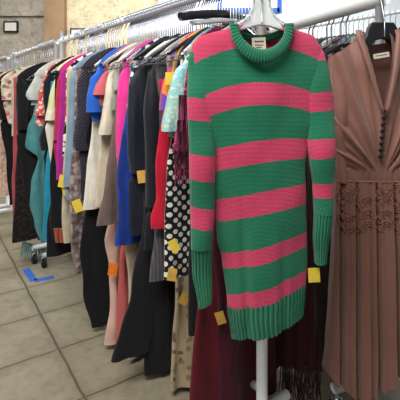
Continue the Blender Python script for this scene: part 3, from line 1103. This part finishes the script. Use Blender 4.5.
# vertices of the inner back below the collar keep the same yarn
sweater = link_mesh('sweater', vv, ff, body_m, None, SWO, uu, {'row': [body_row(x, y) if fr else (20 if y < 120 else body_row(x, y)) for x, y, fr in pp]})
tag(sweater, 'long green and pink striped knit sweater on the end of the rack', 'sweater')


def ribs(x, y, u, front, freq, amp):
    return amp * (abs(math.sin(u * PI * freq)) ** .6 - .5)


# ribbed hem
def hem_d(x, y, u, front): return sw_depth(x, y, u, front) + ribs(x, y, math.acos(max(-1, min(1, 1 - 2 * u))) / PI, front, 26, .008)


hl = [(280, 226), (308, 227), (336, 231)]
hr = [(280, 307), (291, 306), (316, 304)]
vv, ff, uu, pp = pxtube(lambda y: interp(hl, y), lambda y: interp(hr, y), lambda u, f: sw_hem(227 + 80 * u) - 3, lambda u: 337 - 22 * u + 1.5 * math.sin(u * PI), None,
                        SW_Y, lambda y: interp([(285, .037), (310, .036), (336, .033)], y), hem_d, n=420, rows=16)
link_mesh('ribbed_hem', vv, ff, green_m, sweater, SWO, uu, {'row': [200] * len(vv)})

# sleeves
lo_ = [(34, 201), (45, 192), (60, 188), (100, 187), (150, 189), (200, 190), (240, 191), (270, 191)]
li_ = [(34, 205), (45, 209), (60, 213), (100, 215), (150, 215.5), (200, 215), (240, 212), (270, 212)]
ro_ = [(36, 313), (45, 320), (55, 325), (75, 329), (100, 333), (160, 333), (200, 331), (225, 329)]
ri_ = [(36, 310), (45, 307), (60, 305), (100, 304), (140, 305), (160, 308), (185, 312), (210, 313), (225, 313.5)]


def slv(name, l, r, yt, yb, mat, cl, cr, cyb, seed, cuff_freq):
    def dep(x, y, u, front):
        return interp([(40, -.002), (70, .0), (150, .012)], y) + .004 * mnoise.noise(Vector((x * .05, y * .02, seed))) + .0035 * math.sin(y * .09 + x * .05 + seed)
    vv, ff, uu, pp = pxtube(lambda y: interp(l, y), lambda y: interp(r, y), yt, yb, yb, SW_Y, lambda y: interp([(34, .006), (60, .020), (100, .026), (150, .034), (240, .026)], y), dep, n=56, rows=90)
    link_mesh('sleeve', vv, ff, mat, sweater, SWO, uu, {'row': [y + (-.12 * (x - 200) if seed < 5 else .10 * (x - 320)) for x, y, f in pp]})
    def depc(x, y, u, front): return dep(x, y, u, front) + ribs(x, y, math.acos(max(-1, min(1, 1 - 2 * u))) / PI, front, 9, .006)
    vv, ff, uu, pp = pxtube(lambda y: interp(cl, y), lambda y: interp(cr, y), yb - 2, cyb[0], cyb[1], SW_Y, lambda y: interp([(200, .0265), (250, .021), (300, .020)], y), depc, n=150, rows=24)
    link_mesh('cuff', vv, ff, green_m, sweater, SWO, uu, {'row': [200] * len(vv)})


slv('left', lo_, li_, 34, 246, slv_l, [(240, 191), (270, 192), (303, 198)], [(240, 212), (270, 212), (297, 212)], (304, 297), 1.5, 9)
slv('right', ro_, ri_, 36, 212, slv_r, [(210, 313), (235, 312), (262, 314)], [(210, 330), (225, 329), (262, 325)], (262, 260), 9.5, 9)

# collar: ribbed ring round the neck
cv, cf, cu = [], [], []
NA, NB = 260, 10
for i in range(NA):
    a = 2 * PI * i / NA
    c, s = math.cos(a), math.sin(a)
    if s >= 0:       # front
        ox, oy = 260 + 31.5 * c, 25 + 40.5 * s
        ix, iy = 260 + 22.5 * c, 26 + 25.5 * s
        ix += 0
    else:            # back
        ox, oy = 260 + 31.5 * c, 25 + 16 * -s
        ix, iy = 260 + 22.5 * c, 25.5 + 8 * -s
    dep = .024 + .024 * s if s > 0 else .024 - .050 * -s * 1.0
    rib = .0035 * (abs(math.sin(a * 32)) ** .6 - .5)
    for j in range(NB):
        b_ = 2 * PI * j / NB
        f = .5 + .5 * math.cos(b_)
        x, y = ox + (ix - ox) * f, oy + (iy - oy) * f
        bulge = math.sin(b_) * .006
        d = dep + bulge + (rib if math.sin(b_) > 0 else 0) + .004
        p = PX(x, y, SW_Y)
        cv.append((p.x, SW_Y - d, p.z)); cu.append((a * .12, f * .03))
for i in range(NA):
    for j in range(NB):
        i2, j2 = (i + 1) % NA, (j + 1) % NB
        cf.append((i * NB + j, i2 * NB + j, i2 * NB + j2, i * NB + j2))
link_mesh('collar', cv, cf, green_m, sweater, SWO, cu, {'row': [200] * len(cv)})
# neck label
lc = PX(259.2, 43.5, SW_Y)
lb = MB().box((lc.x, SW_Y + .006, lc.z), (.037, .002, .034), (.998, 0, .05), (0, 1, 0), (-.05, 0, .998))
ll = lb.build('neck_label', M['cream_label'], sweater, SWO, smooth=False)
ll['label'] = 'cream woven label'
lk = MB()
wavy = [(lc.x - .012 + .024 * k / 24, SW_Y + .0045, lc.z + .0065 + .0026 * math.sin(k * 1.9)) for k in range(25)]
lk.tube(wavy, .0008, 5)
for k in range(2): lk.box((lc.x, SW_Y + .0045, lc.z - .003 - .006 * k), (.022 - .008 * k, .0008, .0015))
lk.build('print', M['ink'], ll, SWO, smooth=False)
MB().box((lc.x - .002, SW_Y + .003, lc.z - .021), (.012, .0015, .010)).build('size_label', M['cream_label'], sweater, SWO, smooth=False)
# yellow price tag by the cuff
pt = PX(313, 273.5, SW_Y)
ptg = MB().box((pt.x, SW_Y - .01, pt.z), (.031, .0015, .038), (.99, 0, .05), (0, 1, 0), (-.05, 0, .99)).build('price_tag', M['yellow_card'], sweater, SWO, smooth=False)
ptg['label'] = 'yellow price tag'

def plate(outl, Y, hd, mat, parent, og):
    vv, ff = [], []
    for dd in (-hd, hd):
        for (x, y) in outl:
            p = PX(x, y, Y)
            vv.append((p.x, Y + dd, p.z))
    n_ = len(outl)
    ff.append(tuple(range(n_))); ff.append(tuple(reversed(range(n_, 2 * n_))))
    for i in range(n_): ff.append((i, i + n_, (i + 1) % n_ + n_, (i + 1) % n_))
    o = link_mesh('shoulder_bar', vv, ff, mat, parent, og, smooth=False)
    md = o.modifiers.new('bevel', 'BEVEL'); md.width = .003; md.segments = 3
    return o


# moulded clear hanger of the sweater
hc = Vector((SW_X, SW_Y - .004, 0))
hz = lambda y: PX(0, y, SW_Y).z
root = empty('clothes_hanger', (SW_X, SW_Y, hz(36)))
tag(root, 'clear moulded plastic hanger inside the striped sweater', 'hanger')
og = tuple(root.location)
MB().tube([hc + Vector((0, math.cos(math.radians(200 - 230 * k / 12)) * .014, R + math.sin(math.radians(200 - 230 * k / 12)) * .014)) for k in range(13)] +
          [hc + Vector((0, 0, R - .03)), hc + Vector((0, 0, hz(2)))], .0022, 8).build('hook', M['chrome'], root, og)
outl = [(253, -6), (269, -6), (270, 6), (274, 16), (284, 24), (294, 30), (294, 34), (282, 31), (270, 27), (261, 25.5), (252, 27), (240, 31), (228, 34), (228, 30), (238, 24), (248, 16), (252, 6)]
plate(outl, SW_Y - .004, .009, M['frosted'], root, og)
b = MB()
for k in (-1, 1):
    b.tube([hc + Vector((k * .020, -.011, hz(-4))), hc + Vector((k * .022, -.011, hz(8))), hc + Vector((k * .035, -.011, hz(18))), hc + Vector((k * .085, -.010, hz(31)))], .0032, 8)
b.tube([hc + Vector((0, -.011, hz(-4))), hc + Vector((0, -.011, hz(24)))], .003, 8)
b.build('rib', M['clear'], root, og)

# ------------------------------------------------------------------ brown dress
BR = (124, 84, 74)


def brown_mat():
    m, nt, b = new_mat('brown_satin', .5, 0, .35, .3)
    vec = uvvec(nt)
    n = noise_tex(nt, vec, 5, 4)
    c = ramp(nt, n, [(.3, rgb(120, 81, 69)), (.7, rgb(138, 96, 84))])
    nt.links.new(c, b.inputs['Base Color'])
    wv = noise_tex(nt, uvvec(nt, 0, (60, 4, 1)), 3, 3)
    bump(nt, b, wv, .003, .5)
    return m


bm_ = brown_mat()
DX = 378.0
bl = [(30, 356), (45, 336), (57, 328), (80, 329), (130, 331), (178, 334), (182, 335)]
DRO = (DR_X, DR_Y, PX(380, 390, DR_Y).z)


def v_neck(x, front):
    q = abs(x - 376.5)
    if front: return 112 - (q / 15.5) * 78 if q < 15.5 else None
    return 42 + 2 * (1 - q / 15.5) if q < 15.5 else None


def dr_top(u, front):
    x = 328 + u * 100
    q = abs(x - 376.5)
    if q < 15.5: return v_neck(x, front)
    return 34 + (q - 15.5) ** 1.25 * .31


def dr_depth(x, y, u, front):
    if not front: return 0
    q = x - 376
    # draped folds running from the shoulders to the end of the neckline
    a = math.atan2(q, max(8, 175 - y) if y < 175 else 8)
    r = abs(q)
    d = .0
    if y < 180:
        d += .009 * math.sin(a * 17 + .8) * min(1, r / 10) * min(1, (180 - y) / 25)
        d += .006 * math.sin(a * 37 + y * .01) * min(1, r / 10) * min(1, (180 - y) / 25)
    d += .006 * mnoise.noise(Vector((x * .05, y * .012, 1.0)))
    return d


def dr_l(y): return interp(bl, y)
def dr_r(y): return 2 * DX - dr_l(y)


vv, ff, uu, pp = pxtube(dr_l, dr_r, dr_top, lambda u: 180, None, DR_Y, lambda y: interp([(34, .015), (70, .035), (130, .05), (180, .045)], y), dr_depth, n=220, rows=80)
dress = link_mesh('maxi_dress', vv, ff, bm_, None, DRO, uu)
tag(dress, 'brown satin maxi dress with buttoned v neck on the rack post', 'dress')

pleats = []
for px_, dp_ in ((328, .01), (339, .030), (345.5, .008), (352.5, .040), (364.5, .012), (371, .036), (377, .006), (388, .040), (396.5, .020), (404, .030), (417, .026), (428, .012)):
    pleats += [(px_ - 2.4, .012), (px_, .012 - dp_), (px_ + 2.4, .010)]


def skirt_d(x, y, u, front):
    y0 = 180
    sp = 1 + (y - y0) / 2400
    xx = DX + (x - DX) / sp
    g = interp([(178, .25), (215, .6), (260, .9), (395, 1.0)], y)
    d = interp([(a, b) for a, b in pleats], xx) * g * 1.5
    d += .003 * mnoise.noise(Vector((xx * .3, y * .01, 4)))
    return d if front else -d * .5


def hem_y(u):
    x = 322 + u * 112
    return 100 + .95 * (interp([(322, 380), (336, 390), (350, 400), (362, 399), (378, 388), (394, 378), (420, 388), (434, 380)], x) - 100)


sl = [(176, 334), (200, 334), (250, 332), (300, 329), (345, 326), (380, 321)]
vv, ff, uu, pp = pxtube(lambda y: interp(sl, y), lambda y: 2 * DX - interp(sl, y), 177, lambda u: 236, None, DR_Y, lambda y: interp([(178, .046), (236, .05)], y), skirt_d, n=240, rows=26)
yoke = link_mesh('embroidered_yoke', vv, ff, bm_, dress, DRO, uu)
yoke['label'] = 'yoke with scrolled braid embroidery'
vv, ff, uu, pp = pxtube(lambda y: interp(sl, y), lambda y: 2 * DX - interp(sl, y), 235, hem_y, None, DR_Y, lambda y: interp([(178, .046), (236, .05), (390, .065)], y), skirt_d, n=260, rows=90)
link_mesh('skirt', vv, ff, bm_, dress, DRO, uu)

# braid scrolls lying on the yoke
br = MB()
random.seed(11)


def on_yoke(x, y, lift=.001):
    w_ = interp(sl, y); wr = 2 * DX - w_
    u = min(.985, max(.015, (x - w_) / (wr - w_)))
    sn = math.sqrt(max(0, 1 - (1 - 2 * u) ** 2))
    th = interp([(178, .046), (236, .05)], y)
    p = PX(x, y, DR_Y)
    return Vector((p.x, DR_Y - th * sn ** .8 - skirt_d(x, y, u, True) - lift, p.z))


for cx in (343, 361, 378, 393, 410, 424):
    for cy in (187, 199, 211, 222):
        if cx == 361 and cy < 190: continue
        flip = 1 if random.random() < .5 else -1
        n_ = 3
        for k in range(n_):
            rr = 2.2 + 2.0 * k
            a0 = random.uniform(-.4, .4)
            pts = []
            for q in range(11):
                an = a0 + PI * 1.25 * q / 10 * flip
                pts.append(on_yoke(cx + math.cos(an) * rr * 1.05 + random.uniform(-.15, .15), cy + math.sin(an) * rr * .95))
            br.tube(pts, .0027, 6)
for x0 in (336, 352, 370, 386, 404):
    pts = [on_yoke(x0 + 2.5 * math.sin(q * .9), 180 + q * 2.9) for q in range(18)]
    br.tube(pts, .0024, 6)
br.build('braid', plain('brown_braid', rgb(126, 87, 75), .7, 0, .2, .1, 40), dress, DRO)

# waist seam, collar facings, sleeves
MB().tube([on_yoke(x, 179, .0) for x in range(336, 422, 3)], .0025, 6).build('waist_seam', bm_, dress, DRO)
for sg in (-1, 1):
    m = MB()
    vv, ff = [], []
    path = [(31, 17.5), (37, 17.5), (50, 14.5), (70, 10.5), (90, 6), (106, 2.2), (113, .6)]
    for k, (y, q) in enumerate(path):
        wdt = interp([(31, 7), (50, 6.5), (80, 5), (113, 2.4)], y)
        for j in range(6):
            f = j / 5
            x = 376.5 + sg * (q + wdt * (f - .2))
            p = PX(x, y + 0, DR_Y)
            dd = interp([(31, .012), (45, .028), (80, .048), (113, .056)], y)
            vv.append((p.x, DR_Y - dd - .006 * math.sin(f * PI) - .004, p.z))
    for k in range(len(path) - 1):
        for j in range(5):
            ff.append((k * 6 + j, k * 6 + j + 1, (k + 1) * 6 + j + 1, (k + 1) * 6 + j))
    o = link_mesh('lapel', vv, ff, bm_, dress, DRO, [(v[0], v[2]) for v in vv])
    md = o.modifiers.new('solid', 'SOLIDIFY'); md.thickness = .003
    xs = [(60, -49), (90, -47.5), (130, -46), (165, -43.5), (182, -42)]
    def L_(y): return DX + (interp(xs, y) if sg < 0 else -interp(xs, y) - interp([(60, 10), (120, 15), (182, 9)], y))
    def R_(y): return DX + (interp(xs, y) + interp([(60, 10), (120, 15), (182, 9)], y) if sg < 0 else -interp(xs, y))
    vv, ff, uu, pp = pxtube(L_, R_, 56, lambda u: 181, None, DR_Y, lambda y: interp([(56, .006), (90, .026), (182, .024)], y),
                            lambda x, y, u, f: .012 + .004 * math.sin(y * .08 + x * .2), n=36, rows=40)
    link_mesh('sleeve', vv, ff, bm_, dress, DRO, uu)
for k in range(8):
    p = PX(376.5 - .9 * k * .6, 111 + k * 6.2, DR_Y)
    y = 111 + k * 6.2
    m = MB()
    m.tube([Vector((p.x, DR_Y - .050, p.z)), Vector((p.x, DR_Y - .062, p.z)), Vector((p.x, DR_Y - .067, p.z))], [.0055, .0055, .003], 12)
    m.build('button', M['black_plastic'], dress, DRO)
lp = PX(381, 55.5, DR_Y)
lb2 = MB().box((lp.x, DR_Y - .002, lp.z), (.052, .002, .016), (.985, 0, .17), (0, 1, 0), (-.17, 0, .985)).build('neck_label', M['cream_label'], dress, DRO, smooth=False)
lb2['label'] = 'cream label'
MB().box((lp.x, DR_Y - .0035, lp.z + .001), (.036, .0008, .002), (.985, 0, .17), (0, 1, 0), (-.17, 0, .985)).build('print', M['ink'], lb2, DRO, smooth=False)

# black hanger of the brown dress
hz2 = lambda y: PX(0, y, DR_Y).z
hc = Vector((DR_X, DR_Y - .004, 0))
root = empty('clothes_hanger', (DR_X, DR_Y, hz2(50)))
tag(root, 'broad black plastic hanger holding the brown dress', 'hanger')
og = tuple(root.location)
MB().tube([hc + Vector((0, math.cos(math.radians(200 - 230 * k / 12)) * .014, R2 + math.sin(math.radians(200 - 230 * k / 12)) * .014)) for k in range(13)] +
          [hc + Vector((0, -.0, R2 - .03)), hc + Vector((0, -.022, hz2(22))), hc + Vector((0, -.022, hz2(38)))], .0022, 8).build('hook', M['chrome'], root, og)
# broad moulded body: a plate with rounded trapezoid outline
outl = [(370, 23), (392, 23), (395, 28), (397, 36), (402, 45), (404, 50), (402, 52), (398, 50), (393, 46), (387, 40.5), (381, 39), (375, 40.5), (369, 46), (364, 50), (360, 52), (358, 50), (360, 45), (365, 36), (367, 28)]
vv, ff = [], []
for dd in (-.012, .012):
    for (x, y) in outl:
        p = PX(x, y, DR_Y)
        vv.append((p.x, DR_Y - .004 + dd, p.z))
n_ = len(outl)
ff.append(tuple(range(n_))); ff.append(tuple(reversed(range(n_, 2 * n_))))
for i in range(n_): ff.append((i, i + n_, (i + 1) % n_ + n_, (i + 1) % n_))
o = link_mesh('shoulder_bar', vv, ff, M['black_plastic'], root, og, smooth=False)
md = o.modifiers.new('bevel', 'BEVEL'); md.width = .004; md.segments = 3

# ------------------------------------------------------------------ scarf with fringe low beside the post
sy = 1.34
svv, sff, suu, spp = pxtube(lambda y: interp([(200, 290), (330, 282), (372, 280)], y), lambda y: interp([(200, 306), (330, 318), (372, 322)], y), 190, 366, 370, sy,
                            lambda y: .014, lambda x, y, u, f: .008 * math.sin(x * .5 + y * .01), n=60, rows=50)
so = (PX(301, 370, sy).x, sy, PX(301, 370, sy).z)
scarf = link_mesh('fringed_scarf', svv, sff, fabric((58, 10, 30), rough=.7, sheen=.08), None, so, suu)
tag(scarf, 'dark plum scarf with a long fringe beside the rack post', 'scarf')
fm = MB()
for k in range(70):
    x = 280.5 + 41 * random.random()
    p = PX(x, 364, sy); p.y += random.uniform(-.012, .012)
    L = random.uniform(.10, .15)
    fm.tube([p, p + Vector((random.uniform(-.008, .008), 0, -L * .5)), p + Vector((random.uniform(-.014, .014), 0, -L))], [.0022, .0018, .001], 5)
o = fm.build('fringe', fabric((52, 14, 32)), scarf, so)
o['kind'] = 'stuff'

# burgundy garment beside the brown dress, at the frame's edge
g_ = simple_garment('long_dress', 'wine red long dress showing past the brown skirt', 'dress', (.98, 1.62), V2, R2, .17, .2, fabric((92, 44, 50)))

# ------------------------------------------------------------------ floor marking
tq = [PX(0, 0, 1)]
def floor_pt(px, py):
    Y = H * F / (py - HY)
    return Vector(((px - 200) / F * Y, Y, 0))


A, Cc, D = floor_pt(26, 269), floor_pt(54, 277), floor_pt(34, 281)
tape = MB()
def strip(a, b, wdt):
    d = (b - a); L = d.length; d.normalize()
    tape.box((a + b) / 2 + Vector((0, 0, .001)), (L, wdt, .002), d, Vector((-d.y, d.x, 0)))
strip(A, D, .04); strip(D, Cc, .04)
o = tape.build('floor_tape', M['blue_tape'], None, (0, 0, 0), smooth=False)
tag(o, 'blue tape corner stuck on the tiled floor under the rack end', 'tape')
